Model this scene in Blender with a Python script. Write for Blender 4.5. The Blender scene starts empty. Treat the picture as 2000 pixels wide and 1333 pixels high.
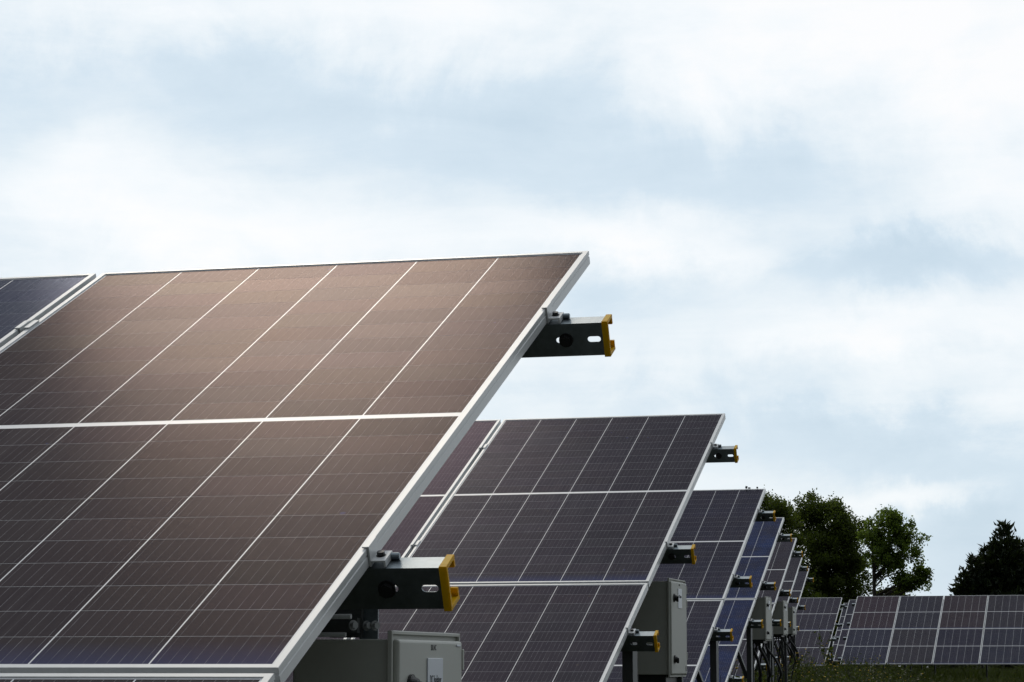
import bpy, bmesh, math, random
import numpy as np
from mathutils import Vector, Matrix

random.seed(7)
rng = np.random.default_rng(11)
R = math.radians
scene = bpy.context.scene
COL = scene.collection

# ------------------------------------------------------------------ camera, sky, sun, exposure
EYE = 1.75                                   # eye height above the ground under the camera
PITCH, YAW, FPX = R(7.6386), R(15.0936), 4754.2
cam_d = bpy.data.cameras.new('camera')
cam_d.sensor_width = 36.0
cam_d.lens = FPX / 2000 * 36
cam_d.clip_start, cam_d.clip_end = 0.1, 6000
cam = bpy.data.objects.new('camera', cam_d)
COL.objects.link(cam)
cam.location = (0, 0, EYE)
cam.rotation_euler = (math.pi / 2 + PITCH, 0, YAW)
scene.camera = cam

SUN_AZ, SUN_EL = R(-24.5), R(35.3)           # behind thin cloud, ahead and to the left of the camera
sun_dir = Vector((math.sin(SUN_AZ) * math.cos(SUN_EL), math.cos(SUN_AZ) * math.cos(SUN_EL), math.sin(SUN_EL)))


def pix_dir(x, y):
    v = Vector(((x - 1000) / FPX, 1, -(y - 666.5) / FPX)).normalized()
    return Matrix.Rotation(YAW, 3, 'Z') @ (Matrix.Rotation(PITCH, 3, 'X') @ v)


def build_world():
    w = bpy.data.worlds.new('World')
    scene.world = w
    w.use_nodes = True
    nt = w.node_tree
    nt.nodes.clear()
    N, L = nt.nodes.new, nt.links.new

    def math_(op, a, b=None, c=None, clamp=False):
        n = N('ShaderNodeMath'); n.operation = op; n.use_clamp = clamp
        for i, q in enumerate((a, b, c)):
            if q is None: continue
            if isinstance(q, (int, float)): n.inputs[i].default_value = q
            else: L(q, n.inputs[i])
        return n.outputs[0]

    tc = N('ShaderNodeTexCoord')
    nrm = N('ShaderNodeVectorMath'); nrm.operation = 'NORMALIZE'
    L(tc.outputs['Generated'], nrm.inputs[0])
    sep = N('ShaderNodeSeparateXYZ'); L(nrm.outputs[0], sep.inputs[0])
    # cloud deck coordinates: where the view ray meets a flat layer overhead
    zc = math_('ADD', math_('MAXIMUM', sep.outputs[2], 0.0), 0.16)
    comb = N('ShaderNodeCombineXYZ')
    L(math_('DIVIDE', sep.outputs[0], zc), comb.inputs[0])
    L(math_('DIVIDE', sep.outputs[1], zc), comb.inputs[1])

    def noise(vec, scale, detail, rough, off=(0, 0, 0), dist=0.0):
        mp = N('ShaderNodeMapping'); mp.inputs['Location'].default_value = off
        L(vec, mp.inputs[0])
        n = N('ShaderNodeTexNoise'); n.inputs['Scale'].default_value = scale
        n.inputs['Detail'].default_value = detail; n.inputs['Roughness'].default_value = rough
        n.inputs['Distortion'].default_value = dist
        L(mp.outputs[0], n.inputs['Vector'])
        return n.outputs['Fac']

    mp5 = N('ShaderNodeMapping'); mp5.inputs['Scale'].default_value = (1.0, 1.0, 2.2); L(nrm.outputs[0], mp5.inputs[0])
    n1 = noise(comb.outputs[0], 1.1, 7, 0.55, (3.1, 1.7, 0), 0.4)
    n2 = noise(nrm.outputs[0], 7.0, 2, 0.5, (0.3, 5.0, 2.0), 0.0)
    n5 = noise(mp5.outputs[0], 34.0, 6, 0.6, (2.3, 0.6, 1.1), 0.2)
    n3 = noise(nrm.outputs[0], 17.0, 8, 0.62, (4.3, 1.0, 7.0), 0.3)
    mp4 = N('ShaderNodeMapping'); mp4.inputs['Scale'].default_value = (1.0, 1.0, 5.0); L(nrm.outputs[0], mp4.inputs[0])
    n4 = noise(mp4.outputs[0], 9.0, 7, 0.6, (1.3, 2.0, 0.4), 0.5)
    az = math_('ARCTAN2', sep.outputs[0], sep.outputs[1])
    el = math_('ARCSINE', sep.outputs[2])
    # wind-warped azimuth / elevation, for soft edges of the banks of cloud
    waz = math_('ADD', az, math_('MULTIPLY', math_('SUBTRACT', n2, 0.5), 0.16))
    wel = math_('ADD', el, math_('MULTIPLY', math_('SUBTRACT', n3, 0.5), 0.055))
    base = math_('ADD', 0.64, math_('MULTIPLY', math_('SUBTRACT', n1, 0.5), 0.50))
    base = math_('ADD', base, math_('MULTIPLY', math_('SUBTRACT', n3, 0.5), 0.62))
    base = math_('ADD', base, math_('MULTIPLY', math_('SUBTRACT', n5, 0.5), 0.30))
    base = math_('ADD', base, math_('MULTIPLY', math_('SUBTRACT', n4, 0.5), 0.55))

    # banks of cloud seen in this part of the sky: centre, half sizes (photo pixels), tilt, brighter(+)/greyer(-)
    banks = [
        (1300, 330, 440, 105, 4, -0.48), (760, 250, 420, 110, -10, -0.26), (60, 230, 200, 130, 0, -0.40),
        (1030, 150, 150, 90, -35, -0.20), (420, 150, 300, 90, 5, -0.22),
        (1890, 512, 250, 42, -6, -0.58), (1190, 590, 140, 55, 0, -0.42),
        (1750, 870, 420, 60, 6, -0.50), (1850, 1090, 260, 90, 0, -0.54), (1850, 1000, 120, 40, -10, -0.30),
        (1450, 880, 140, 50, 0, -0.15), (1350, 740, 330, 45, -8, -0.18),
        (450, 400, 420, 90, 12, 0.36), (250, 300, 90, 60, 0, 0.22), (1600, 60, 420, 150, 0, 0.36), (1300, 470, 240, 45, 8, 0.38),
        (1800, 640, 260, 45, 0, 0.34), (1200, 760, 170, 45, -15, 0.22), (1660, 960, 180, 26, -8, 0.34),
        (1950, 300, 180, 150, 0, 0.18), (560, 20, 300, 60, 0, 0.12),
    ]
    fld = base
    for px, py, rx, ry, tilt, amp in banks:
        d = pix_dir(px, py)
        a0, e0 = math.atan2(d.x, d.y), math.asin(d.z)
        ct, st = math.cos(R(-tilt)), math.sin(R(-tilt))
        da = math_('SUBTRACT', waz, a0); de = math_('SUBTRACT', wel, e0)
        p = math_('MULTIPLY', math_('ADD', math_('MULTIPLY', da, ct), math_('MULTIPLY', de, st)), FPX / rx)
        q = math_('MULTIPLY', math_('SUBTRACT', math_('MULTIPLY', de, ct), math_('MULTIPLY', da, st)), FPX / ry)
        s = math_('ADD', math_('MULTIPLY', p, p), math_('MULTIPLY', q, q))
        g = math_('EXPONENT', math_('MULTIPLY', s, -0.7))
        fld = math_('MULTIPLY_ADD', g, amp, fld)
    ramp = N('ShaderNodeValToRGB'); L(fld, ramp.inputs[0])
    cr = ramp.color_ramp
    cr.elements[0].position = 0.0; cr.elements[0].color = (0.58, 0.71, 0.82, 1)
    cr.elements[1].position = 1.0; cr.elements[1].color = (0.985, 0.99, 1.0, 1)
    for p_, c_ in ((0.3, (0.66, 0.78, 0.88, 1)), (0.55, (0.80, 0.88, 0.94, 1)), (0.80, (0.91, 0.955, 0.99, 1))):
        e = cr.elements.new(p_); e.color = c_
    # thin cloud glows round the hidden sun, and the sky behind the camera is greyer
    dotn = N('ShaderNodeVectorMath'); dotn.operation = 'DOT_PRODUCT'
    L(nrm.outputs[0], dotn.inputs[0]); dotn.inputs[1].default_value = sun_dir
    c = dotn.outputs['Value']
    ang = math_('ARCCOSINE', math_('MINIMUM', c, 0.99999))
    glow = math_('EXPONENT', math_('MULTIPLY', math_('MULTIPLY', ang, ang), -1.0 / R(7.5) ** 2))
    lum = math_('POWER', math_('MINIMUM', math_('DIVIDE', math_('ADD', c, 1.0), 1.66), 1.0), 2.7)
    lum = math_('MULTIPLY_ADD', lum, 0.88, 0.12)         # grey behind the camera, white ahead
    lum = math_('MULTIPLY_ADD', glow, 0.30, lum)
    sky = N('ShaderNodeTexSky'); sky.sky_type = 'NISHITA'; sky.sun_disc = False
    sky.sun_elevation = SUN_EL; sky.sun_rotation = SUN_AZ
    cl = N('ShaderNodeVectorMath'); cl.operation = 'SCALE'
    L(ramp.outputs[0], cl.inputs[0]); L(math_('MULTIPLY', lum, 10.0), cl.inputs['Scale'])
    mix = N('ShaderNodeMix'); mix.data_type = 'RGBA'; mix.inputs[0].default_value = 0.96
    L(sky.outputs[0], mix.inputs[6]); L(cl.outputs[0], mix.inputs[7])
    bg = N('ShaderNodeBackground'); bg.inputs[1].default_value = 0.1
    L(mix.outputs[2], bg.inputs[0])
    out = N('ShaderNodeOutputWorld'); L(bg.outputs[0], out.inputs[0])


build_world()
sun_l = bpy.data.lights.new('sun', 'SUN')
sun_l.energy = 0.5
sun_l.angle = R(12)
sun_l.color = (1.0, 0.90, 0.76)
sun_o = bpy.data.objects.new('sun', sun_l)
COL.objects.link(sun_o)
sun_o.rotation_euler = (-sun_dir).to_track_quat('-Z', 'Y').to_euler()
vs = scene.view_settings
scene.display_settings.display_device = 'sRGB'
vs.view_transform = 'Standard'; vs.look = 'None'; vs.gamma = 1; vs.exposure = 0; vs.use_curve_mapping = False


# ------------------------------------------------------------------ materials
class NT:
    def __init__(s, name):
        s.m = bpy.data.materials.new(name); s.m.use_nodes = True
        s.t = s.m.node_tree; s.b = s.t.nodes['Principled BSDF']

    def n(s, typ, **kw):
        x = s.t.nodes.new(typ)
        for k, v in kw.items():
            if isinstance(k, str) and hasattr(x, k): setattr(x, k, v)
        return x

    def link(s, a, b): s.t.links.new(a, b)

    def math(s, op, a, b=None, c=None, clamp=False):
        n = s.t.nodes.new('ShaderNodeMath'); n.operation = op; n.use_clamp = clamp
        for i, q in enumerate((a, b, c)):
            if q is None: continue
            if isinstance(q, (int, float)): n.inputs[i].default_value = q
            else: s.link(q, n.inputs[i])
        return n.outputs[0]

    def mix(s, f, a, b):
        n = s.t.nodes.new('ShaderNodeMix'); n.data_type = 'RGBA'
        for i, q in ((0, f), (6, a), (7, b)):
            if isinstance(q, (int, float)): n.inputs[i].default_value = q
            elif isinstance(q, tuple): n.inputs[i].default_value = (*q, 1) if len(q) == 3 else q
            else: s.link(q, n.inputs[i])
        return n.outputs[2]

    def noise(s, scale, detail=4, rough=0.55, coord='Object', stretch=None):
        tc = s.t.nodes.new('ShaderNodeTexCoord')
        v = tc.outputs[coord] if coord != 'World' else s.t.nodes.new('ShaderNodeNewGeometry').outputs['Position']
        if stretch:
            mp = s.t.nodes.new('ShaderNodeMapping'); mp.inputs['Scale'].default_value = stretch
            s.link(v, mp.inputs[0]); v = mp.outputs[0]
        n = s.t.nodes.new('ShaderNodeTexNoise'); n.inputs['Scale'].default_value = scale
        n.inputs['Detail'].default_value = detail; n.inputs['Roughness'].default_value = rough
        s.link(v, n.inputs['Vector'])
        return n.outputs['Fac']

    def bump(s, h, strength, dist):
        n = s.t.nodes.new('ShaderNodeBump'); n.inputs['Strength'].default_value = strength
        n.inputs['Distance'].default_value = dist
        s.link(h, n.inputs['Height']); s.link(n.outputs[0], s.b.inputs['Normal'])


def simple(name, col, rough=0.5, metal=0.0, var=0.12, vscale=30, coord='Object', bump=0.0, spec=0.5):
    k = NT(name)
    f = k.noise(vscale, 5, 0.6, coord)
    k.link(k.mix(f, tuple(c * (1 - var) for c in col), tuple(min(1, c * (1 + var)) for c in col)), k.b.inputs['Base Color'])
    k.b.inputs['Metallic'].default_value = metal
    k.b.inputs['Specular IOR Level'].default_value = spec
    k.link(k.math('MULTIPLY_ADD', f, 0.25 * rough, rough * 0.87), k.b.inputs['Roughness'])
    if bump: k.bump(f, bump, 0.002)
    return k.m


CW, CH, CPX, CPY = 0.2085, 0.1041, 0.2117, 0.10527      # half cell size and pitch


def cell_material(name, strings):
    """Anti-reflection glass over silicon: dark body, faint wires, a tint that differs from panel to panel."""
    k = NT(name)
    tc = k.n('ShaderNodeTexCoord')
    sp = k.n('ShaderNodeSeparateXYZ'); k.link(tc.outputs['Object'], sp.inputs[0])
    x, y = sp.outputs[0], sp.outputs[1]
    pos = k.n('ShaderNodeNewGeometry').outputs['Position']

    def attr(nm):
        a = k.n('ShaderNodeAttribute'); a.attribute_type = 'OBJECT'; a.attribute_name = nm
        return a.outputs

    # ten wires per cell
    t = k.math('FRACT', k.math('MULTIPLY', x, 10 / CW))
    wire = k.math('LESS_THAN', k.math('ABSOLUTE', k.math('SUBTRACT', t, 0.5)), 0.017)
    wn = k.n('ShaderNodeTexNoise'); wn.inputs['Scale'].default_value = 26; wn.inputs['Detail'].default_value = 3
    k.link(pos, wn.inputs['Vector'])
    wire = k.math('MULTIPLY', wire, k.math('MULTIPLY_ADD', wn.outputs['Fac'], 1.6, -0.35, clamp=True))
    if strings:
        u = k.math('FRACT', k.math('DIVIDE', y, CPY))
        row = k.math('LESS_THAN', k.math('ABSOLUTE', k.math('SUBTRACT', u, 0.5)), 0.4955)
        row = k.math('SUBTRACT', 1.0, row)
        wire = k.math('MAXIMUM', wire, k.math('MULTIPLY', row, 0.5))
    tint = attr('tint')['Color']
    blot = k.n('ShaderNodeTexNoise'); blot.inputs['Scale'].default_value = 2.4; blot.inputs['Detail'].default_value = 5
    k.link(pos, blot.inputs['Vector'])
    grain = k.n('ShaderNodeTexNoise'); grain.inputs['Scale'].default_value = 420; grain.inputs['Detail'].default_value = 2
    k.link(pos, grain.inputs['Vector'])
    # body colour, bluer along the wet, dusty bottom edge of a panel
    body = k.mix(blot.outputs['Fac'], (0.010, 0.010, 0.016), (0.018, 0.016, 0.024))
    low = k.math('MULTIPLY', attr('soil')['Fac'], k.math('SUBTRACT', 1.0, k.math('DIVIDE', y, 0.085), clamp=True))
    body = k.mix(low, body, (0.022, 0.034, 0.10))
    st = attr('streak')['Fac']
    b2 = k.n('ShaderNodeTexNoise'); b2.inputs['Scale'].default_value = 3.2; b2.inputs['Detail'].default_value = 6
    b2.inputs['Roughness'].default_value = 0.65
    k.link(pos, b2.inputs['Vector'])
    blue = k.math('MULTIPLY', st, k.math('MULTIPLY_ADD', b2.outputs['Fac'], 3.6, -1.45, clamp=True))
    body = k.mix(blue, body, (0.014, 0.028, 0.085))
    # small marks of dirt and droppings
    vo = k.n('ShaderNodeTexVoronoi'); vo.inputs['Scale'].default_value = 9.0; k.link(pos, vo.inputs['Vector'])
    speck = k.math('LESS_THAN', vo.outputs['Distance'], 0.055)
    vs_ = k.n('ShaderNodeSeparateColor'); k.link(vo.outputs['Color'], vs_.inputs[0])
    speck = k.math('MULTIPLY', speck, k.math('GREATER_THAN', vs_.outputs[0], 0.70))
    body = k.mix(speck, body, k.mix(k.math('GREATER_THAN', vs_.outputs[1], 0.6), (0.05, 0.06, 0.16), (0.06, 0.045, 0.03)))
    mpd = k.n('ShaderNodeMapping'); mpd.inputs['Scale'].default_value = (38, 1.6, 1.6); k.link(pos, mpd.inputs[0])
    dn = k.n('ShaderNodeTexNoise'); dn.inputs['Scale'].default_value = 1.0; dn.inputs['Detail'].default_value = 5
    dn.inputs['Roughness'].default_value = 0.65; k.link(mpd.outputs[0], dn.inputs['Vector'])
    dust = k.math('MULTIPLY', k.math('MULTIPLY_ADD', dn.outputs['Fac'], 3.0, -1.25, clamp=True), k.math('MULTIPLY_ADD', blot.outputs['Fac'], 2.2, -0.6, clamp=True))
    body = k.mix(k.math('MULTIPLY', dust, 0.09), body, (0.34, 0.31, 0.29))
    body = k.mix(wire, body, (0.42, 0.42, 0.44))
    nb = k.n('ShaderNodeBump'); nb.inputs['Strength'].default_value = 0.10; nb.inputs['Distance'].default_value = 0.0012
    k.link(grain.outputs['Fac'], nb.inputs['Height'])
    df = k.n('ShaderNodeBsdfDiffuse'); k.link(body, df.inputs[0]); k.link(nb.outputs[0], df.inputs['Normal'])
    gl = k.n('ShaderNodeBsdfGlossy'); k.link(nb.outputs[0], gl.inputs['Normal'])
    k.link(k.mix(k.math('MULTIPLY', blot.outputs['Fac'], 0.30), tint, (0.66, 0.62, 0.74)), gl.inputs['Color'])
    k.link(k.math('MULTIPLY_ADD', grain.outputs['Fac'], 0.05, 0.14), gl.inputs['Roughness'])
    fr = k.n('ShaderNodeFresnel'); fr.inputs['IOR'].default_value = 1.065      # anti-reflection coating
    mx = k.n('ShaderNodeMixShader'); k.link(k.math('MULTIPLY_ADD', fr.outputs[0], 0.26, 0.030), mx.inputs[0])
    k.link(df.outputs[0], mx.inputs[1]); k.link(gl.outputs[0], mx.inputs[2])
    k.link(mx.outputs[0], k.t.nodes['Material Output'].inputs[0])
    return k.m


M = {}
M['cell'] = cell_material('solar_cell', False)
M['string'] = cell_material('solar_cell_string', True)
M['sheet'] = simple('white_backsheet', (0.72, 0.72, 0.74), 0.3, 0, 0.04, 8, spec=0.2)
M['alu'] = simple('anodised_aluminium', (0.63, 0.64, 0.645), 0.36, 0.0, 0.12, 45, spec=0.7)
M['galv'] = simple('galvanised_steel', (0.20, 0.235, 0.26), 0.40, 0.9, 0.45, 38, bump=0.12)
M['steel'] = simple('dark_weathered_steel', (0.10, 0.105, 0.105), 0.5, 0.6, 0.3, 30)
M['post'] = simple('galvanised_post', (0.11, 0.115, 0.12), 0.5, 0.7, 0.3, 18)
M['bolt'] = simple('black_bolt', (0.035, 0.035, 0.037), 0.4, 0.6, 0.2, 90)
M['bracket_bolt'] = simple('dull_zinc_bolt', (0.30, 0.31, 0.31), 0.45, 0.3, 0.25, 120)
M['yellow'] = simple('yellow_plastic', (0.97, 0.55, 0.003), 0.5, 0, 0.10, 40, spec=0.2)
_t = M['yellow'].node_tree                              # the thin plastic lets some light through
_tr = _t.nodes.new('ShaderNodeBsdfTranslucent'); _tr.inputs[0].default_value = (1.0, 0.58, 0.01, 1)
_mx = _t.nodes.new('ShaderNodeMixShader'); _mx.inputs[0].default_value = 0.3
_t.links.new(_t.nodes['Principled BSDF'].outputs[0], _mx.inputs[1]); _t.links.new(_tr.outputs[0], _mx.inputs[2])
_t.links.new(_mx.outputs[0], _t.nodes['Material Output'].inputs[0])
M['box'] = simple('grey_enclosure_paint', (0.47, 0.48, 0.44), 0.5, 0, 0.09, 14, bump=0.05)
M['plate'] = simple('white_label_plastic', (0.62, 0.66, 0.73), 0.35, 0, 0.04, 12)
M['ink'] = simple('black_print', (0.02, 0.02, 0.025), 0.6)
M['black'] = simple('black_plastic', (0.012, 0.012, 0.013), 0.4, 0, 0.2, 40)
M['cable'] = simple('black_cable', (0.012, 0.012, 0.013), 0.55, 0, 0.2, 40)
M['bark'] = simple('bark', (0.045, 0.038, 0.03), 0.9, 0, 0.35, 6, bump=0.3)


def leaf_material(name, c1, c2, trans, scale=0.9, tmix=0.3):
    k = NT(name)
    f = k.noise(scale, 5, 0.65, 'World')
    g = k.noise(scale * 9, 3, 0.6, 'World')
    ff = k.math('MULTIPLY_ADD', k.math('ADD', f, g), 1.2, -0.7, clamp=True)
    col = k.mix(ff, c1, c2)
    k.link(col, k.b.inputs['Base Color']); k.b.inputs['Roughness'].default_value = 0.55
    k.b.inputs['Specular IOR Level'].default_value = 0.25
    tr = k.n('ShaderNodeBsdfTranslucent'); k.link(k.mix(tmix, col, (0.22, 0.30, 0.03)), tr.inputs[0])
    mx = k.n('ShaderNodeMixShader'); mx.inputs[0].default_value = trans
    k.link(k.b.outputs[0], mx.inputs[1]); k.link(tr.outputs[0], mx.inputs[2])
    k.link(mx.outputs[0], k.t.nodes['Material Output'].inputs[0])
    return k.m


M['leaf_dark'] = leaf_material('dark_leaves', (0.024, 0.034, 0.009), (0.080, 0.112, 0.016), 0.5, 0.9, 0.38)
M['leaf_light'] = leaf_material('poplar_leaves', (0.045, 0.078, 0.016), (0.120, 0.190, 0.030), 0.6, 0.9, 0.55)
M['leaf_brown'] = leaf_material('turning_leaves', (0.030, 0.032, 0.008), (0.085, 0.075, 0.012), 0.4)
M['needle'] = leaf_material('conifer_needles', (0.008, 0.014, 0.007), (0.020, 0.032, 0.012), 0.12)
M['weed'] = leaf_material('weed_leaves', (0.018, 0.026, 0.007), (0.058, 0.070, 0.014), 0.35, 2.0)
M['grass'] = leaf_material('long_grass', (0.010, 0.015, 0.004), (0.034, 0.042, 0.010), 0.3, 1.2)
M['petal'] = simple('yellow_petals', (0.72, 0.47, 0.02), 0.6, 0, 0.15, 40)
k = NT('field_soil_and_grass')
f1 = k.noise(0.6, 6, 0.65, 'World'); f2 = k.noise(9, 6, 0.7, 'World')
k.link(k.mix(f2, k.mix(f1, (0.022, 0.030, 0.010), (0.045, 0.050, 0.018)), (0.035, 0.030, 0.018)), k.b.inputs['Base Color'])
k.b.inputs['Roughness'].default_value = 0.95
k.bump(f2, 0.8, 0.05)
M['ground'] = k.m


# ------------------------------------------------------------------ mesh helpers
def tag(o, label=None, cat=None, group=None, kind=None):
    if label: o['label'] = label
    if cat: o['category'] = cat
    if group: o['group'] = group
    if kind: o['kind'] = kind
    return o


def mesh(name, v, f, mat, smooth=False):
    me = bpy.data.meshes.new(name)
    me.from_pydata([tuple(p) for p in v], [], [tuple(q) for q in f])
    me.materials.append(mat)
    if smooth: me.polygons.foreach_set('use_smooth', [True] * len(me.polygons))
    me.update()
    return me


def quick_mesh(name, v, tri_or_quad, mat):
    """numpy arrays straight into a mesh (all faces the same size)"""
    v = np.asarray(v, np.float32); q = np.asarray(tri_or_quad, np.int32)
    me = bpy.data.meshes.new(name)
    me.vertices.add(len(v)); me.vertices.foreach_set('co', v.ravel())
    me.loops.add(q.size); me.loops.foreach_set('vertex_index', q.ravel())
    me.polygons.add(len(q))
    me.polygons.foreach_set('loop_start', np.arange(0, q.size, q.shape[1], dtype=np.int32))
    me.polygons.foreach_set('loop_total', np.full(len(q), q.shape[1], np.int32))
    me.materials.append(mat)
    me.update(calc_edges=True); me.validate()
    return me


def put(name, me, parent=None, loc=(0, 0, 0), rot=(0, 0, 0)):
    o = bpy.data.objects.new(name, me)
    COL.objects.link(o)
    o.parent = parent
    o.location = loc
    o.rotation_euler = rot
    return o


class MB:
    """collects simple solids into one mesh"""

    def __init__(s): s.bm = bmesh.new()

    def box(s, x0, x1, y0, y1, z0, z1, bev=0.0, seg=1):
        r = bmesh.ops.create_cube(s.bm, size=1)
        for v in r['verts']:
            v.co = Vector((x0 + (v.co.x + .5) * (x1 - x0), y0 + (v.co.y + .5) * (y1 - y0), z0 + (v.co.z + .5) * (z1 - z0)))
        if bev:
            es = list({e for v in r['verts'] for e in v.link_edges})
            bmesh.ops.bevel(s.bm, geom=es, offset=bev, segments=seg, affect='EDGES', profile=0.5)
        return s

    def cyl(s, p, axis, r, h, n=12, r2=None):
        axis = Vector(axis).normalized()
        q = axis.to_track_quat('Z', 'Y').to_matrix().to_4x4()
        bmesh.ops.create_cone(s.bm, cap_ends=True, segments=n, radius1=r, radius2=r if r2 is None else r2, depth=h,
                              matrix=Matrix.Translation(Vector(p) + axis * h / 2) @ q)
        return s

    def tube(s, pts, r, n=8):
        pts = [Vector(p) for p in pts]
        rings = []
        for i, p in enumerate(pts):
            t = (pts[min(i + 1, len(pts) - 1)] - pts[max(i - 1, 0)]).normalized()
            a = t.orthogonal().normalized() if abs(t.z) > .99 else t.cross(Vector((0, 0, 1))).normalized()
            b = t.cross(a)
            rr = r[i] if isinstance(r, (list, tuple)) else r
            rings.append([s.bm.verts.new(p + (a * math.cos(2 * math.pi * j / n) + b * math.sin(2 * math.pi * j / n)) * rr) for j in range(n)])
        for A, B in zip(rings, rings[1:]):
            for j in range(n):
                f = s.bm.faces.new((A[j], A[(j + 1) % n], B[(j + 1) % n], B[j])); f.smooth = True
        s.bm.faces.new(rings[0][::-1]); s.bm.faces.new(rings[-1])
        return s

    def done(s, name, mat):
        bmesh.ops.recalc_face_normals(s.bm, faces=s.bm.faces)
        me = bpy.data.meshes.new(name); s.bm.to_mesh(me); s.bm.free()
        me.materials.append(mat)
        return me


# ------------------------------------------------------------------ ground
def gz(y):
    """height of the field: it rises gently away from the camera (world z, camera foot = 0)"""
    ys = [-2000, 0, 3.5, 11.5, 19, 27, 34.5, 42.7, 50, 73, 90, 140, 2500]
    zs = [-0.2, -0.03, -0.03, 0.35, 0.48, 0.70, 0.85, 0.97, 1.0, 1.05, 1.10, 1.15, 1.15]
    return float(np.interp(y, ys, zs))


gx = [-2500, -600, -150, -60] + list(np.arange(-40, 41, 4.0)) + [60, 150, 600, 2500]
gy = [-2000, -400, -80, -20] + list(np.arange(-8, 141, 2.0)) + [200, 400, 900, 2500]
gv = [(x, y, gz(y) + (0.04 * math.sin(x * .9) * math.cos(y * .7) if abs(x) < 41 and -8 <= y <= 140 else 0)) for y in gy for x in gx]
nx = len(gx)
gf = [(j * nx + i, j * nx + i + 1, (j + 1) * nx + i + 1, (j + 1) * nx + i) for j in range(len(gy) - 1) for i in range(nx - 1)]
tag(put('ground', mesh('ground', gv, gf, M['ground'], True)), 'rough grassy field under the solar tables', None, None, 'structure')

# ------------------------------------------------------------------ solar tables
PW, PH, GU, GVP = 1.303, 2.3727, 0.02, 0.0205          # panel width, length, gaps
RAILS = (0.4856, 1.8953, 2.9124, 4.3172)               # slope distance of each rail from the top edge
UCAP = 0.1287

# frame: one profile swept round the panel with mitred corners (o = inwards, z)
prof = [(0.0006, 0), (0, -0.0006), (0, -0.0105), (0.0016, -0.0118), (0.0016, -0.0140), (0, -0.0152), (0, -0.033), (0.028, -0.033),
        (0.028, -0.031), (0.0025, -0.031), (0.0025, -0.006), (0.0125, -0.006), (0.0125, 0)]
fv, ff = [], []
for (cx, cy, sx, sy) in ((0, 0, -1, -1), (-PW, 0, 1, -1), (-PW, -PH, 1, 1), (0, -PH, -1, 1)):
    for o_, z_ in prof: fv.append((cx + sx * o_, cy + sy * o_, z_))
n_ = len(prof)
for c_ in range(4):
    for i in range(n_):
        a, b = c_ * n_ + i, c_ * n_ + (i + 1) % n_
        d, e = ((c_ + 1) % 4) * n_ + i, ((c_ + 1) % 4) * n_ + (i + 1) % n_
        ff.append((a, b, e, d))
me_frame = mesh('frame', fv, ff, M['alu'])
_b = bmesh.new(); _b.from_mesh(me_frame); bmesh.ops.recalc_face_normals(_b, faces=_b.faces); _b.to_mesh(me_frame); _b.free()
me_sheet = MB().box(-PW + 0.004, -0.004, -PH + 0.004, -0.004, -0.0055, -0.0026).done('laminate', M['sheet'])


def slab(name, x1, y1, mat):
    z0, z1 = -0.00255, -0.00245
    v = [(0, 0, z0), (x1, 0, z0), (x1, y1, z0), (0, y1, z0), (0, 0, z1), (x1, 0, z1), (x1, y1, z1), (0, y1, z1)]
    return mesh(name, v, [(4, 5, 6, 7), (0, 1, 5, 4), (1, 2, 6, 5), (2, 3, 7, 6), (3, 0, 4, 7)], mat)


me_cell = slab('cell', CW, CH, M['cell'])
me_string = slab('cell_string', CW, CPY * 10 + CH, M['string'])
HALF = (0.0178, 0.0178 + 11 * CPY + 0.0215)            # where the two halves of a panel start, from its top


def add_cells(panel, single, tint, streak=0.0):
    for h in (0, 1):
        for c_ in range(6):
            x = -PW + 0.0185 + c_ * CPX
            if not single:
                o = put('cell_string', me_string, panel, (x, -(HALF[h] + 10 * CPY + CH), 0))
                j = random.uniform(.94, 1.06)
                o['tint'] = [t * j for t in tint]; o['soil'] = 1.0 if h else 0.0; o['streak'] = streak
                continue
            for r_ in range(11):
                o = put('cell', me_cell, panel, (x, -(HALF[h] + r_ * CPY + CH), 0))
                j = random.uniform(.93, 1.07)
                o['tint'] = [t * j * random.uniform(.98, 1.02) for t in tint]
                o['soil'] = 1.0 if (h and r_ == 10) else 0.0
                o['streak'] = streak


def rail_mesh(name, x0, x1, slots):
    bm = bmesh.new()
    T, Hh, D = 0.0025, 0.078, 0.048
    # web with slotted holes
    edges = []

    def loop(pts):
        vs_ = [bm.verts.new((p[0], 0, p[1])) for p in pts]
        return [bm.edges.new((vs_[i], vs_[(i + 1) % len(vs_)])) for i in range(len(vs_))]

    edges += loop([(x0, 0), (x1, 0), (x1, -Hh), (x0, -Hh)])
    for sx in slots:
        pts = []
        hw, hr = 0.0155 - 0.00675, 0.00675
        for i in range(9): a = -math.pi / 2 + math.pi * i / 8; pts.append((sx + hw + hr * math.cos(a), -Hh / 2 + hr * math.sin(a)))
        for i in range(9): a = math.pi / 2 + math.pi * i / 8; pts.append((sx - hw + hr * math.cos(a), -Hh / 2 + hr * math.sin(a)))
        edges += loop(pts)
    r = bmesh.ops.triangle_fill(bm, use_beauty=True, use_dissolve=False, edges=edges)
    fs = [g for g in r['geom'] if isinstance(g, bmesh.types.BMFace)]
    ex = bmesh.ops.extrude_face_region(bm, geom=fs)
    for g in ex['geom']:
        if isinstance(g, bmesh.types.BMVert): g.co.y += T
    mb = MB(); mb.bm.free(); mb.bm = bm
    mb.box(x0, x1, T, D, -T, 0).box(x0, x1, T, D, -Hh, -Hh + T)
    mb.box(x0, x1, D - T, D, -T - .014, -T).box(x0, x1, D - T, D, -Hh + T, -Hh + T + .008)
    return mb.done(name, M['galv'])


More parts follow.
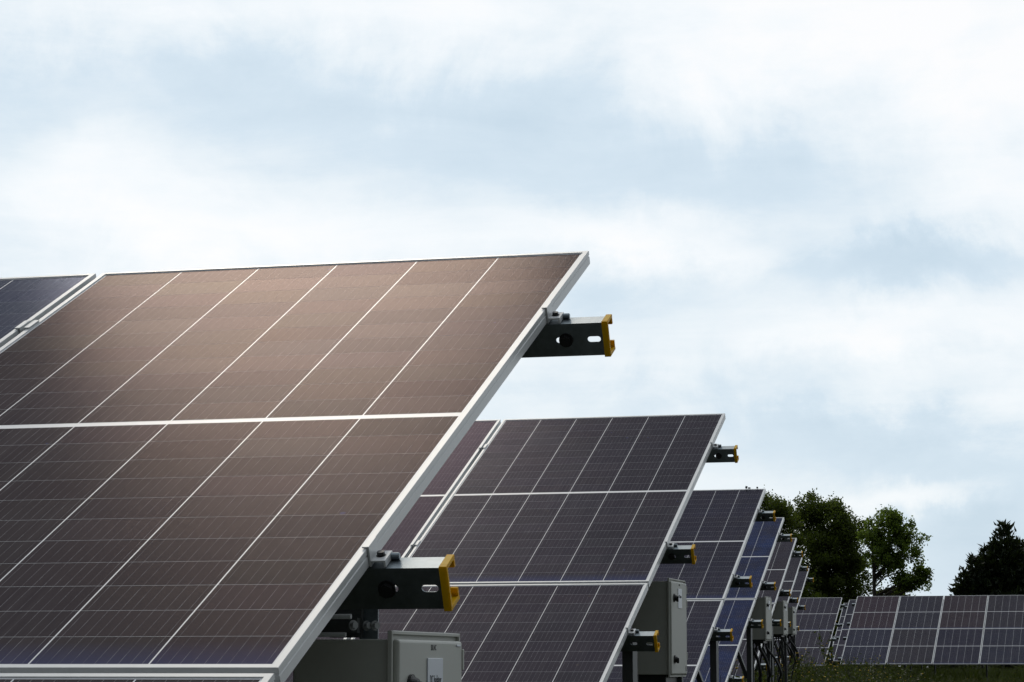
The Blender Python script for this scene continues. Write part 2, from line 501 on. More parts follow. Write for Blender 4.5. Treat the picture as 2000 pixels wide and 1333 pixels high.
NCOL = 4
LEFT = -NCOL * (PW + GU)
me_rail = rail_mesh('rail', LEFT - 0.10, UCAP + 0.012, (0.1075, 0.0335))
b_ = MB()
b_.box(0, .0145, -.0036, .0045, -.0816, .0036, .0008)
b_.box(.0002, .0143, .0045, .0516, -.0045, .0036, .0008).box(.0002, .0143, .0045, .0516, -.0816, -.0735, .0008)
b_.box(.0004, .0141, .0445, .0515, -.019, -.0045, .0008).box(.0004, .0141, .0445, .0515, -.0735, -.058, .0008)
me_cap = b_.done('end_cap', M['yellow'])
me_bolt = MB().cyl((0, 0, 0), (0, -1, 0), .0165, .003, 20).cyl((0, -.003, 0), (0, -1, 0), .013, .011, 6).done('bolt', M['bolt'])
me_nut = MB().cyl((0, 0, 0), (0, 0, 1), .0072, .0075, 6).cyl((0, 0, -.001), (0, 0, 1), .0095, .001, 16).done('bolt', M['bolt'])
b_ = MB()
b_.box(.0006, .0042, 0, .046, -.0345, .0012, .0005).box(-.0085, .0042, 0, .046, .0012, .0038, .0005)
b_.box(.0042, .0310, 0, .046, -.026, -.0225, .0005).box(.0275, .0310, 0, .046, -.0355, -.026, .0005)
me_endclamp = b_.done('end_clamp', M['alu'])
me_clip = MB().cyl((0, 0, 0), (1, 0, 0), .0065, .020, 14).cyl((.020, 0, 0), (1, 0, 0), .0065, .002, 14, .005).done('clip', M['galv'])
b_ = MB()
for s_ in (-1, 1):
    b_.box(*sorted((s_ * .0078, s_ * .0195)), 0, .06, .0006, .0040, .0005)
    b_.box(*sorted((s_ * .0050, s_ * .0078)), 0, .06, -.020, .0040, .0005)
b_.box(-.0050, .0050, 0, .06, -.020, -.017)
me_midclamp = b_.done('mid_clamp', M['alu'])
b_ = MB()                                              # C-section post, 100 x 50
b_.box(-.025, .025, 0, .003, -1, 0).box(-.025, -.022, .003, .10, -1, 0).box(.022, .025, .003, .10, -1, 0)
me_post = b_.done('post', M['post'])
me_brace = MB().box(-.02, .02, -.02, .02, 0, 1).done('brace', M['steel'])
me_rafter = MB().box(-.03, .03, -4.62, -.22, -.1, 0).done('rafter', M['steel'])


def between(name, me, parent, a, b):
    a, b = Vector(a), Vector(b); d = b - a
    o = put(name, me, parent, a)
    o.rotation_mode = 'QUATERNION'; o.rotation_quaternion = d.to_track_quat('Z', 'Y'); o.scale = (1, 1, d.length)
    return o


def solar_table(corner, tilt, label, tints, cols=NCOL, single=(), caps=True, streak=0.0, ducap=0.0, left_end=False, post_x=(-0.02,), group='solar tables in receding rows'):
    """corner = top right corner of the glass plane (camera-relative); local x along the row, y up the slope"""
    cx, cy, cz = corner
    base_z = gz(cy - 2.1)
    t = bpy.data.objects.new('solar_table', None)
    COL.objects.link(t)
    t.empty_display_size = 0.3
    t.location = (cx, cy - 2.1, base_z)
    tag(t, label, 'solar table', group)
    tl = R(tilt)
    o0 = Vector((0, 2.1, cz + EYE - base_z))
    ct, st = math.cos(tl), math.sin(tl)

    def P(u, v, d=0.0):                                # row, down-slope, below the plane
        return o0 + Vector((u, -v * ct + d * st, -v * st - d * ct))

    left = -cols * (PW + GU)
    for c_ in range(cols):
        for r_ in (0, 1):
            jig = (tl + R(random.uniform(-.06, .06)), 0, 0) if (c_, r_) != (0, 0) else (tl, 0, 0)
            pn = put('panel', me_sheet, t, P(-c_ * (PW + GU), r_ * (PH + GVP), random.uniform(0, .0015) if c_ else 0), jig)
            put('frame', me_frame, pn)
            add_cells(pn, (c_, r_) in single, tints(c_, r_), streak)
    rm = me_rail if cols == NCOL else rail_mesh('rail', left - .10, UCAP + .012, (.1075, .0335))
    for i, v in enumerate(RAILS):
        rl = put('rail', rm, t, P(ducap, v, .0365), (tl, 0, 0))
        if caps:
            put('end_cap', me_cap, rl, (UCAP, 0, 0))
            if i < 2: put('bolt', me_bolt, rl, (.0415 if i == 0 else .0285, 0, -.039))
        ec = put('end_clamp', me_endclamp, t, P(0, v - .002, 0), (tl, 0, 0))
        put('bolt', me_nut, ec, (.0165, .024, -.0225))
        if caps: put('clip', me_clip, rl, (.024 - ducap, .040, .0065))
        for c_ in range(1, cols):
            mc = put('mid_clamp', me_midclamp, t, P(-c_ * (PW + GU) + GU / 2, v - .006, 0), (tl, 0, 0))
            put('bolt', me_nut, mc, (0, .03, -.017))
        if left_end:
            mc = put('end_clamp', me_endclamp, t, P(left + GU, v - .046, 0), (tl, 0, math.pi))
    for u in [-.36 - 2.2 * i for i in range(int(cols * 1.3 / 2.2 + .5))]:
        put('rafter', me_rafter, t, P(u, 0, .0365 + .081), (tl, 0, 0))
    for u in list(post_x) + [-.36 - 2.2 * i for i in range(1, int(cols * 1.3 / 2.2 + .5))]:
        tp = P(u, 2.83, .06)
        ln = tp.z + .3
        ps = put('post', me_post, t, tp); ps.scale = (1, 1, ln)
        between('brace', me_brace, t, (tp.x - .03, tp.y + .06, tp.z - .62), P(u - .24, 2.78, .15))
    return t, P


def T(r, g, b, v=.05):
    def f(c_, r_):
        j = random.Random(hash((round(r * 1e4), c_, r_)))
        return [r * j.uniform(1 - v, 1 + v), g * j.uniform(1 - v, 1 + v), b * j.uniform(1 - v, 1 + v)]
    return f


brown = T(.93, .77, .70, .03)
first = lambda c_, r_: [.98, 1.08, 1.45] if c_ else brown(c_, r_)
ROWS = [
    ((-1.362, 5.779, 1.021), 25.49, 'nearest solar table with big brown-tinted panels filling the lower left', first, {(0, 0), (1, 0)}, 0, 0),
    ((-2.414, 13.599, 1.431), 25.52, 'dark grey solar table standing directly behind the nearest brown one', T(.88, .76, .86), {(0, 0), (0, 1)}, 0, -.008),
    ((-3.419, 21.249, 1.560), 25.52, 'third solar table back, purple-grey panels with two tiny clips on its top edge', T(.72, .68, .86), {(0, 0), (0, 1)}, .15, 0),
    ((-4.437, 28.935, 1.777), 25.48, 'blue solar table with streaky blotched panels, just behind the one with clips on top', T(.52, .58, 1.1), (), 1.0, .003),
    ((-5.450, 36.753, 1.943), 25.77, 'fifth solar table back, brownish grey panels right behind the blotched blue one', T(.84, .76, .80), (), .1, 0),
    ((-6.560, 44.985, 2.058), 25.56, 'narrow visible strip of solar table sixth from the camera, second grey box before it', T(.80, .75, .84), (), 0, 0),
    ((-7.493, 52.280, 2.113), 25.78, 'last and smallest of the solar tables with yellow rail ends, in front of dark trees', T(.80, .75, .86), (), .1, 0),
]
tables = []
for c_, ti, lab, tn, sg, stk, du in ROWS:
    tables.append(solar_table(c_, ti, lab, tn, NCOL, sg, True, stk, du))
# tiny clips left on the top edge of the third table
t3, P3 = tables[2]
put('cable_clip', MB().cyl((0, 0, 0), (.3, 0, 1), .010, .022, 10).box(.018, .040, -.006, .006, -.002, .010, .002).done('cable_clip', M['post']), t3, P3(-.175, -.006, -.002))
put('cable_clip', MB().box(-.008, .008, -.006, .006, -.002, .014, .003).done('cable_clip', M['post']), t3, P3(-.075, -.006, -.002))


def far_tint(c_, r_):
    tb = {(4, 0): (.86, .62, .66), (4, 1): (.62, .64, .86), (3, 0): (.66, .64, .74), (3, 1): (.70, .64, .68), (2, 0): (.80, .62, .62), (2, 1): (.54, .52, .68),
          (1, 0): (.68, .62, .66), (1, 1): (.58, .60, .76), (0, 0): (.72, .64, .7), (0, 1): (.6, .58, .74)}
    return [1.2 * q for q in tb.get((c_, r_), (.66, .62, .72))]


FAR = 'far cross rows of solar tables'
solar_table((-9.756, 75.043, 2.126), 25.62, 'far solar table left of the narrow gap, partly behind the yellow-capped rail ends', T(.86, .78, .92), 4, (), False, .1, 0, group=FAR)
solar_table((-9.328 + 5 * (PW + GU) - GU, 75.334, 2.148 + .02), 25.64, 'wide far solar table right of the narrow gap, running out of the picture', far_tint, 5, (), False, .08, 0, True, (-.9,), group=FAR)
for k_, (Y, xl, z, lb) in enumerate(((82.9, -10.54, 2.27, 'solar table glimpsed in the gap right behind the wide far one'), (90.5, -11.71, 2.36, 'solar table glimpsed in the gap, lowest and furthest back of all'))):
    solar_table((xl + 3 * (PW + GU) - GU, Y, z), 25.6, lb, T(.66, .64, .76), 3, (), False, .1, 0, True, (-.9,), group=FAR)
solar_table((-11.35, 82.7, 2.10), 25.6, 'solar table hidden behind the far left one, only its rail ends showing in the gap', T(.66, .64, .74), 2, (), False, 0, 0, group=FAR)

# bearing bracket under the second rail of the nearest table
t1, P1 = tables[0]


def at_y(px, py, Y):
    d = pix_dir(px, py); d = d * (Y / d.y)
    return Vector((d.x, d.y, d.z + EYE)) - Vector(t1.location)


a_ = at_y(700, 1222, 4.28)
br = put('bracket', MB().box(-.15, .0, -.006, .012, -.014, .014).box(-.06, .002, .012, .03, -.022, .030).done('bracket', M['steel']), t1, a_)
put('rod', MB().cyl((-.14, -.018, .016), (1, 0, 0), .0045, .132, 12).cyl((-.14, -.018, -.017), (1, 0, 0), .0045, .122, 12).done('rod', M['alu']), br)
put('gusset', MB().box(-.006, .030, .024, .027, -.026, .036).done('gusset', M['galv']), br)
for dx in (-.006, .008, .024):
    put('bolt', MB().cyl((dx, .023 if dx > 0 else -.014, 0), (.8, -.6, 0), .0095, .0025, 18).cyl((dx + .001, .020 if dx > 0 else -.017, 0), (.8, -.6, 0), .0068, .009, 6).done('bolt', M['bracket_bolt']), br)


# ------------------------------------------------------------------ isolator boxes
def text_mesh(body, size, mat):
    c_ = bpy.data.curves.new('lettering', 'FONT')
    c_.body = body; c_.size = size; c_.extrude = 0.0002; c_.align_x = 'CENTER'; c_.align_y = 'CENTER'; c_.resolution_u = 2
    tmp = bpy.data.objects.new('lettering_source', c_)
    me = bpy.data.meshes.new_from_object(tmp)
    bpy.data.objects.remove(tmp); bpy.data.curves.remove(c_)
    me.name = 'lettering'
    me.materials.clear(); me.materials.append(mat)
    return me


BW, BD, BH = 0.43, 0.18, 0.497
me_body = MB().box(-BD, -.002, .012, BW - .012, -BH + .012, -.015, .003, 2).box(-BD - .02, -BD, .06, BW - .06, -BH + .05, -.06).done('body', M['box'])
b_ = MB()
b_.box(-.002, .0065, 0, .007, -BH, 0, .0012).box(-.002, .0065, BW - .007, BW, -BH, 0, .0012)
b_.box(-.0018, .0062, .007, BW - .007, -.007, 0, .0012).box(-.0018, .0062, .007, BW - .007, -BH, -BH + .007, .0012)
b_.box(-.0018, -.0002, .007, BW - .007, -BH + .007, -.007)
me_rim = b_.done('rim', M['box'])
me_door = MB().box(-.0002, .014, .019, BW - .010, -BH + .013, -.015, .006, 3).done('door', M['box'])
me_latch = MB().cyl((0, 0, 0), (1, 0, 0), .021, .006, 20).cyl((.006, 0, 0), (1, 0, 0), .017, .010, 20, .013).box(.012, .024, -.006, .006, -.020, .008, .002).done('latch', M['black'])
me_lplate = MB().box(0, .0025, 0, .096, -.10, 0, .0006).done('label_plate', M['plate'])
me_hinge = MB().box(0, .004, 0, .009, -.04, 0, .001).done('hinge', M['box'])
me_notch = MB().box(0, .0022, 0, .026, -.0035, 0, .0006).done('raised_mark', M['plate'])
me_txt1 = text_mesh('SB.14C', .0150, M['ink'])
me_txt2 = text_mesh('DC Isolator', .0185, M['ink'])
me_stick = MB().box(0, .0012, 0, .022, -.028, 0).done('sticker', M['black'])
me_leg = MB().box(-.0205, .0205, -.02, .02, -1, 0).done('leg', M['post'])


def isolator(row, label, dy=-1.65, dx=0.016, cables=True, dz0=-.982):
    t, P = tables[row]
    cz = ROWS[row][0][2]
    o = bpy.data.objects.new('isolator_box', None); COL.objects.link(o)
    top = Vector((ROWS[row][0][0] + dx, ROWS[row][0][1] + dy, cz + EYE + dz0))
    o.location = (top.x, top.y, gz(top.y)); o.empty_display_size = .2
    tag(o, label, 'electrical box', 'grey isolator boxes at the row ends')
    dz = top.z - o.location.z
    put('body', me_body, o, (0, 0, dz))
    put('rim', me_rim, o, (0, 0, dz))
    d = put('door', me_door, o, (0, 0, dz))
    rot = (math.pi / 2, 0, math.pi / 2)
    for z in (-.098, -.408): put('latch', me_latch, d, (.014, .085, z))
    put('label_plate', me_lplate, d, (.014, .186, -.048))
    lt = put('lettering', me_txt2, d, (.0168, .234, -.088), rot); lt.scale = (.80, 1.25, 1)
    lt = put('lettering', me_txt1, d, (.0143, .229, -.029), rot); lt.scale = (.78, 1.0, 1)
    for z in (-.03, -.10, -.37): put('hinge', me_hinge, d, (.012, BW - .013, z))
    put('raised_mark', me_notch, d, (.0138, .377, -.022))
    put('sticker', me_stick, d, (.0138, .377, -.440))
    for x, y in ((-.16, .07), (-.02, .36)):
        lg = put('leg', me_leg, o, (x, y, dz - BH + .01)); lg.scale = (1, 1, dz - BH + .3)
    if cables:
        rr = random.Random(row)
        for i in range(5):
            x, y = -.15 + .03 * i, .06 + .06 * i
            b0 = dz - BH
            sag = rr.uniform(.05, .16) * (-1 if i % 2 else 1)
            pts = [(x, y, b0 + .01), (x, y, b0 - .08), (x + sag * .6, y + .02, b0 - .2), (x + sag, y + .05, b0 - .36), (x + sag * .7, y + .08, b0 - .52), (x - .02, y + .1, -.05)]
            # smooth the curve
            pp = []
            for a, b, c__, d_ in zip([pts[0]] + pts, pts, pts[1:], pts[2:] + [pts[-1]]):
                for s in np.linspace(0, 1, 5)[:-1]:
                    pp.append(tuple(.5 * (2 * b[q] + (c__[q] - a[q]) * s + (2 * a[q] - 5 * b[q] + 4 * c__[q] - d_[q]) * s * s + (3 * b[q] - a[q] - 3 * c__[q] + d_[q]) * s ** 3) for q in range(3)))
            pp.append(pts[-1])
            put('cable', MB().tube(pp, rr.choice((.011, .014, .018)), 8).done('cable', M['cable']), o)
        put('gland_block', MB().box(-.165, -.02, .03, .36, dz - BH - .03, dz - BH + .012, .003).done('gland_block', M['black']), o)
    return o


isolator(0, 'largest grey isolator box, lettered DC Isolator, under the nearest brown table', dx=.022, dz0=-.956)
isolator(1, 'tall grey isolator box with two black latches at the end of the second table', dx=-.046, dy=-1.45)
isolator(3, 'grey isolator box with hanging black cables, left and biggest of the three small ones')
isolator(4, 'grey isolator box in the middle of the three small ones', dx=.022)
isolator(5, 'smallest grey isolator box, right of the three small ones before the far table', dx=.027)


# ------------------------------------------------------------------ trees
def leaf_quads(centres, size, up_bias=0.0, aspect=1.0):
    n = len(centres)
    a = rng.normal(size=(n, 3)); a /= np.linalg.norm(a, axis=1)[:, None]
    b = rng.normal(size=(n, 3)); b[:, 2] += up_bias
    b -= a * (a * b).sum(1)[:, None]; b /= np.linalg.norm(b, axis=1)[:, None]
    s = (size * rng.uniform(.6, 1.25, n))[:, None]
    v = np.stack([centres - a * s * .5, centres + b * s * .36 * aspect - a * s * .05, centres + a * s * .55, centres - b * s * .36 * aspect - a * s * .05], 1)
    return v.reshape(-1, 3), np.arange(n * 4).reshape(n, 4)


def broadleaf(name, px, depth, base_y_px, lumps, n_clump, leaves, leaf_size, mats, trunk_r, label, group, clump_r=.55, seed=1, fork=.3, shell=.55):
    """lumps: list of (px, py, rx_px, ry_px) in photo pixels giving the crown's masses, turned into metres at this distance"""
    g = np.random.default_rng(seed)
    pxm = FPX / (depth * 1.0)                          # photo pixels per metre, about
    d = pix_dir(px, 1304); d = d * (depth / d.y)
    base = Vector((d.x, depth, gz(depth) - .1))
    t = bpy.data.objects.new(name, None); COL.objects.link(t); t.location = base; t.empty_display_size = 1
    tag(t, label, 'tree', group)
    cl = []
    vol = np.array([l[2] * l[3] for l in lumps], float); vol /= vol.sum()
    for (lx, ly, rx, ry), w in zip(lumps, vol):
        k = max(3, int(round(n_clump * w)))
        dd = pix_dir(lx, ly); dd = dd * (depth / dd.y)
        c0 = np.array([dd.x - base.x, 0, dd.z + EYE - base.z])
        for _ in range(k):
            q = g.normal(size=3); q /= np.linalg.norm(q)
            q *= g.uniform(shell, 1.0) if g.random() < .75 else g.uniform(0, shell)
            cl.append(c0 + q * np.array([rx, (rx + ry) / 2, ry]) / pxm)
    cl = np.array(cl)
    top = cl[:, 2].max()
    # trunk and limbs
    mb = MB()
    lean = g.uniform(-.2, .2)
    spine = [Vector((lean * (s ** 2), 0, s * top * .82)) for s in np.linspace(0, 1, 7)]
    mb.tube(spine, [trunk_r * (1 - .8 * s) for s in np.linspace(0, 1, 7)], 9)
    for c_ in cl[g.permutation(len(cl))[:70]]:
        hz = max(top * fork * .6, min(c_[2] - .25 * np.hypot(c_[0], c_[1]) - .6, top * .78))
        s = hz / (top * .82)
        st = Vector((lean * s * s, 0, hz)); en = Vector(c_)
        mid = st.lerp(en, .5) + Vector((0, 0, -.12 + .25 * g.random()))
        r0 = trunk_r * .36 * (1 - .6 * s)
        mb.tube([st, mid, en], [r0, r0 * .55, r0 * .15], 6)
    put('trunk', mb.done('trunk', M['bark']), t)
    # leaves round every clump, a little flattened
    per = leaves // len(cl)
    pts = []
    for c_ in cl:
        q = g.normal(size=(per, 3)); q /= np.linalg.norm(q, axis=1)[:, None]
        q *= (g.uniform(0, 1, per) ** .42)[:, None] * np.array([clump_r, clump_r, clump_r * .8]) * g.uniform(.6, 1.1)
        q[:, 2] += .35 * clump_r * (1 - (q[:, 0] ** 2 + q[:, 1] ** 2) / clump_r ** 2) * g.uniform(0, 1, per)
        q[g.random(per) < .16] *= 1.5
        pts.append(c_ + q)
    pts = np.concatenate(pts)
    for i, (mt, share) in enumerate(mats):
        sel = pts[g.random(len(pts)) < share] if i else pts
        if i: sel = sel + g.normal(size=sel.shape) * .08
        v, q = leaf_quads(sel, leaf_size)
        put('crown' if i == 0 else 'crown', quick_mesh('crown', v, q, M[mt]), t)
    return t


TG = 'trees behind the solar field'
broadleaf('broadleaf_tree', 1515, 112, 0, [(1515, 1005, 42, 42), (1505, 1085, 60, 70), (1530, 1150, 60, 60)], 110, 34000, .115, [('leaf_dark', 1), ('leaf_brown', .18)], .28,
          'dark leafy tree just right of the third table top, left end of the wood', TG, .55, 3)
broadleaf('broadleaf_tree', 1605, 116, 0, [(1590, 1015, 62, 44), (1640, 1040, 50, 48), (1600, 1090, 90, 70), (1660, 1100, 40, 60), (1615, 1165, 90, 60)], 270, 66000, .115,
          [('leaf_dark', 1)], .34, 'biggest and darkest leafy tree, middle of the wood, above the far left table', TG, .52, 4)
broadleaf('poplar_tree', 1712, 110, 0, [(1745, 1018, 44, 28), (1712, 1050, 34, 42), (1770, 1060, 44, 40), (1740, 1095, 58, 44), (1795, 1130, 34, 26), (1765, 1140, 40, 24)], 150, 19500, .115,
          [('leaf_light', 1)], .17, 'tall airy light green tree with sky showing through, standing alone right of the wood', TG, .36, 6, .25, .3)
broadleaf('bush', 1735, 113, 0, [(1740, 1178, 36, 22), (1720, 1195, 30, 22)], 30, 6000, .14, [('leaf_brown', 1)], .1,
          'low rounded olive bush at the foot of the airy light green tree', TG, .4, 8)


def conifer(px, depth, peaks, label, seed):
    g = np.random.default_rng(seed)
    pxm = FPX / depth
    d = pix_dir(px, 1304); d = d * (depth / d.y)
    base = Vector((d.x, depth, gz(depth) - .1))
    t = bpy.data.objects.new('conifer', None); COL.objects.link(t); t.location = base
    tag(t, label, 'tree', TG)
    mb = MB(); V, F = [], []
    for (tx, ty, rad) in peaks:
        dd = pix_dir(tx, ty); dd = dd * (depth / dd.y)
        x0, h = dd.x - base.x, dd.z + EYE - base.z
        yo = g.uniform(-.8, .8)
        mb.tube([(x0 * .25, 0, 0), (x0 * .9, yo, h * .4), (x0, yo, h)], [.16, .11, .01], 7)
        z = .4
        while z < h - .05:
            s = 1 - z / h
            L = rad / pxm * (s ** .72) * g.uniform(.75, 1.1) + .06
            nb = 7 if s > .15 else 4
            for b in range(nb):
                a = g.uniform(0, 2 * math.pi)
                dirn = np.array([math.cos(a), math.sin(a), 0])
                n = max(3, int(L * 22))
                tt = g.uniform(.15, 1.0, n) ** .8
                p = np.array([x0 * min(1, .25 + z / h), yo, z]) + dirn * (tt * L)[:, None] + np.array([0, 0, 1]) * (.55 * (tt ** 2) * L - .12 * tt * L)[:, None]
                p += g.normal(size=p.shape) * .07
                ax = dirn * .75 + np.array([0, 0, .75]) + g.normal(size=(n, 3)) * .45
                ax /= np.linalg.norm(ax, axis=1)[:, None]
                sd = g.normal(size=(n, 3)); sd -= ax * (ax * sd).sum(1)[:, None]; sd /= np.linalg.norm(sd, axis=1)[:, None]
                ln = g.uniform(.14, .34, n)[:, None]
                V.append(np.stack([p - ax * ln * .35, p + sd * ln * .22, p + ax * ln * .75, p - sd * ln * .22], 1).reshape(-1, 3))
            z += .085
    V = np.concatenate(V)
    put('trunk', mb.done('trunk', M['bark']), t)
    put('crown', quick_mesh('crown', V, np.arange(len(V)).reshape(-1, 4), M['needle']), t)
    return t


conifer(1962, 108, [(1963, 1022, 95), (1988, 1055, 80), (1945, 1075, 85)], 'tall pointed dark conifer at the right edge, above the wide far table', 3)
conifer(1912, 107, [(1921, 1066, 62), (1905, 1085, 60), (1885, 1115, 60)], 'lower dark conifer shoulder to the left of the tall pointed one', 5)
conifer(2045, 109, [(2030, 1075, 85), (2060, 1050, 90)], 'dark conifer cut off by the right edge of the picture', 9)

# dark hedge and underwood along the far side of the field
hp = []
for x in np.arange(-46, 36, .16):
    h = 1.9 + .5 * math.sin(x * .7) + .35 * math.sin(x * 2.3 + 1)
    if -20.5 < x < -13: h += 1.3
    n = int(60 * h)
    q = np.stack([x + rng.normal(0, .3, n), 113 + rng.normal(0, .7, n), gz(113) + rng.uniform(0, 1, n) ** .8 * h], 1)
    hp.append(q)
v, q = leaf_quads(np.concatenate(hp), .27)
tag(put('hedge', quick_mesh('hedge', v, q, M['leaf_dark'])), 'dark hedge and underwood along the far side of the field', 'hedge', None, 'stuff')


# ------------------------------------------------------------------ weeds and grass
def weed_arrays(g, h, nleaf, flowers, spread):
    """one branching weed: stems (thin prisms), small leaves, yellow flower heads; returns three (verts, faces) sets"""
    SV, SF, LP, FV, FF = [], [], [], [], []

    def stem(a, b, r):
        n0 = len(SV)
        d = (b - a); d /= np.linalg.norm(d)
        s1 = np.cross(d, [.3, .9, .1]); s1 /= np.linalg.norm(s1); s2 = np.cross(d, s1)
        for p, rr in ((a, r), (b, r * .6)):
            for k in range(3):
                an = 2 * math.pi * k / 3
                SV.append(p + (s1 * math.cos(an) + s2 * math.sin(an)) * rr)
        for k in range(3):
            SF.append((n0 + k, n0 + (k + 1) % 3, n0 + 3 + (k + 1) % 3, n0 + 3 + k))

    tips = []
    main = [np.zeros(3)]
    for s in range(4):
        main.append(main[-1] + np.array([g.normal(0, .05), g.normal(0, .05), h / 4 * .8]))
        stem(main[-2], main[-1], .005 - .0008 * s)
    tips.append(main[-1])
    for b in range(g.integers(4, 8)):
        k = g.integers(1, 4); p = main[k] + (main[k + 1] - main[k]) * g.random()
        e = p + np.array([g.normal(0, spread), g.normal(0, spread), h * g.uniform(.12, .36)])
        stem(p, e, .003); tips.append(e)
        if g.random() < .6:
            e2 = p * .4 + e * .6 + np.array([g.normal(0, spread * .5), g.normal(0, spread * .5), h * .14]); stem(p * .4 + e * .6, e2, .002); tips.append(e2)
        LP += [p + (e - p) * g.random() + g.normal(0, .02, 3) for _ in range(int(nleaf / 7))]
    LP += [main[0] + np.array([g.normal(0, .05), g.normal(0, .05), g.random() * h * .8]) for _ in range(nleaf // 2)]
    for p in (tips if flowers else []):
        if g.random() > flowers: continue
        r = g.uniform(.010, .018); n0 = len(FV)
        nr = np.array([g.normal(0, .3), g.normal(0, .3), 1]); nr /= np.linalg.norm(nr)
        s1 = np.cross(nr, [1, .2, 0]); s1 /= np.linalg.norm(s1); s2 = np.cross(nr, s1)
        FV.append(p + nr * .006); 
        for k in range(8):
            an = 2 * math.pi * k / 8; FV.append(p + (s1 * math.cos(an) + s2 * math.sin(an)) * r * (1 if k % 2 else .8))
        FV.append(p - nr * .010)
        for k in range(8):
            FF.append((n0, n0 + 1 + k, n0 + 1 + (k + 1) % 8)); FF.append((n0 + 9, n0 + 1 + (k + 1) % 8, n0 + 1 + k))
    LV, LF = leaf_quads(np.array(LP), .055, 0, .7)
    return (np.array(SV), np.array(SF)), (LV, LF), (np.array(FV).reshape(-1, 3), np.array(FF).reshape(-1, 3))


gw = np.random.default_rng(5)
protos = [weed_arrays(gw, gw.uniform(.75, 1.1), 60, .55, .13) for _ in range(8)]
wm = []
for S, Lf, Fl in protos:
    wm.append((quick_mesh('stem', *S, M['weed']), quick_mesh('leaves', *Lf, M['weed']), quick_mesh('flowers', *Fl, M['petal'])))
WG = 'tall yellow flowered weeds by the row ends'


def weed_plant(px, Y, i, s, label):
    d = pix_dir(px, 1304); d = d * (Y / d.y)
    o = bpy.data.objects.new('flowering_weed', None); COL.objects.link(o)
    o.location = (d.x, Y, gz(Y)); o.rotation_euler = (0, 0, gw.uniform(0, 6.28)); o.scale = (s, s, s); o.empty_display_size = .1
    tag(o, label, 'weed', WG)
    for nm, me in zip(('stem', 'leaves', 'flowers'), wm[i % 8]): put(nm, me, o)


ORD = ['first', 'second', 'third', 'fourth', 'fifth', 'sixth', 'seventh', 'eighth', 'ninth']
post_weeds = [(1383, 19.5, 1.12), (1408, 19.2, 1.0), (1424, 19.8, .95)]
tall_weeds = [(1546, 41, 1.25), (1560, 44, 1.35), (1578, 43, 1.25), (1590, 40, 1.2), (1603, 42, 1.4), (1612, 46, 1.45), (1626, 47, 1.3), (1655, 50, 1.15)]
cable_weeds = [(1470, 30, 1.0), (1486, 32, 1.05), (1500, 33, 1.15), (1512, 35, 1.15), (1526, 36, 1.2), (1535, 38, 1.25)]
for i, (px, Y, s) in enumerate(post_weeds):
    weed_plant(px, Y, i, s, 'yellow flowered weed ' + ('left of', 'close against', 'right of')[i] + ' the post of the third table')
for i, (px, Y, s) in enumerate(tall_weeds):
    weed_plant(px, Y, i + 3, s, ORD[i] + ' from the left of the tall yellow flowered weeds before the far left table')
for i, (px, Y, s) in enumerate(cable_weeds):
    weed_plant(px, Y, i + 5, s, ORD[i] + ' from the left of the yellow flowered weeds among the cables under the small boxes')


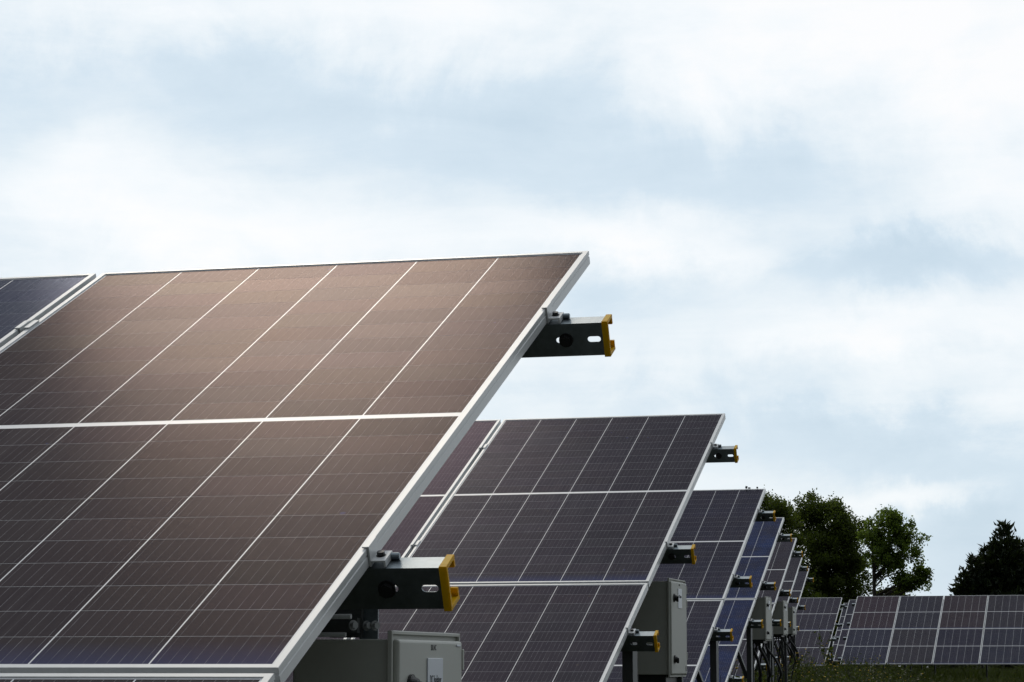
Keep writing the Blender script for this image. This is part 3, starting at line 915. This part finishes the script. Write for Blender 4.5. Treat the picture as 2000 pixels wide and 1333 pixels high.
def scatter(name, count, region, smin, smax, label, fl=.6, seed=3):
    g = np.random.default_rng(seed)
    Vs, Fs, n0 = [], [], 0
    FVs, FFs, m0 = [], [], 0
    for _ in range(count):
        x, y = region(g)
        (sv, sf), (lv, lf), (fv_, ff_) = protos[g.integers(0, 8)]
        s = g.uniform(smin, smax); a = g.uniform(0, 6.28); c_, s_ = math.cos(a), math.sin(a)
        rm = np.array([[c_, -s_, 0], [s_, c_, 0], [0, 0, 1]]) * s
        off = np.array([x, y, gz(y)])
        for vv, fq in ((sv, sf), (lv, lf)):
            Vs.append(vv @ rm.T + off); Fs.append(fq + n0); n0 += len(vv)
        if len(fv_) and g.random() < fl:
            FVs.append(fv_ @ rm.T + off); FFs.append(ff_ + m0); m0 += len(fv_)
    o = put(name, quick_mesh(name, np.concatenate(Vs), np.concatenate(Fs), M['weed']))
    tag(o, label, 'weeds', None, 'stuff')
    if FVs:
        put('flower_heads', quick_mesh('flower_heads', np.concatenate(FVs), np.concatenate(FFs), M['petal']), o)
    return o


def row_x(y): return -.55 - .132 * y                     # right ends of the rows


scatter('weeds', 1000, lambda g: ((lambda y: (row_x(y) + g.uniform(-1.6, 1.0) + max(0, g.normal(0, .6)), y))(g.uniform(27, 56))), 0.55, 1.02, 'tangle of yellow flowered weeds along the ends of the rows', .30)
gc = np.random.default_rng(21)
CL = [(gc.uniform(-14, 2.5), gc.uniform(56, 73.5), gc.uniform(.25, .9)) for _ in range(110)]


def clump_pos(g):
    x, y, r = CL[g.integers(0, len(CL))]
    return x + g.normal(0, r), min(74, y + g.normal(0, r))


scatter('undergrowth', 1300, clump_pos, .28, .62, 'dark undergrowth in front of the far tables', .10, 4)
scatter('brambles', 700, lambda g: (lambda y: (g.uniform(-18, 3.5), y))(g.uniform(76, 108)), .6, 1.15, 'dark brambles growing under and behind the far tables', .03, 6)


def grass(name, n, region, h, label, seed):
    g = np.random.default_rng(seed)
    p = np.array([region(g) for _ in range(n)])
    base = np.stack([p[:, 0], p[:, 1], np.array([gz(y) for y in p[:, 1]])], 1)
    hh = h * g.uniform(.5, 1.15, n)
    lean = g.normal(0, .25, (n, 2)) * hh[:, None]
    a = g.uniform(0, 6.28, n); w = g.uniform(.006, .014, n)
    sd = np.stack([np.cos(a) * w, np.sin(a) * w, 0 * a], 1)
    mid = base + np.stack([lean[:, 0] * .35, lean[:, 1] * .35, hh * .6], 1)
    tip = base + np.stack([lean[:, 0], lean[:, 1], hh], 1)
    v = np.stack([base - sd, base + sd, mid + sd * .8, tip, mid - sd * .8], 1).reshape(-1, 3)
    f_ = np.arange(n * 5).reshape(n, 5)
    tag(put(name, quick_mesh(name, v, f_, M['grass'])), label, 'grass', None, 'stuff')


grass('long_grass', 40000, lambda g: (g.uniform(-16, 5), g.uniform(74, 106)), .62, 'long dark grass under and between the far tables', 8)
grass('grass', 30000, lambda g: (lambda y: (row_x(y) + g.uniform(-4, 7), y))(g.uniform(6, 54)), .38, 'rough grass along the ends of the near rows', 9)
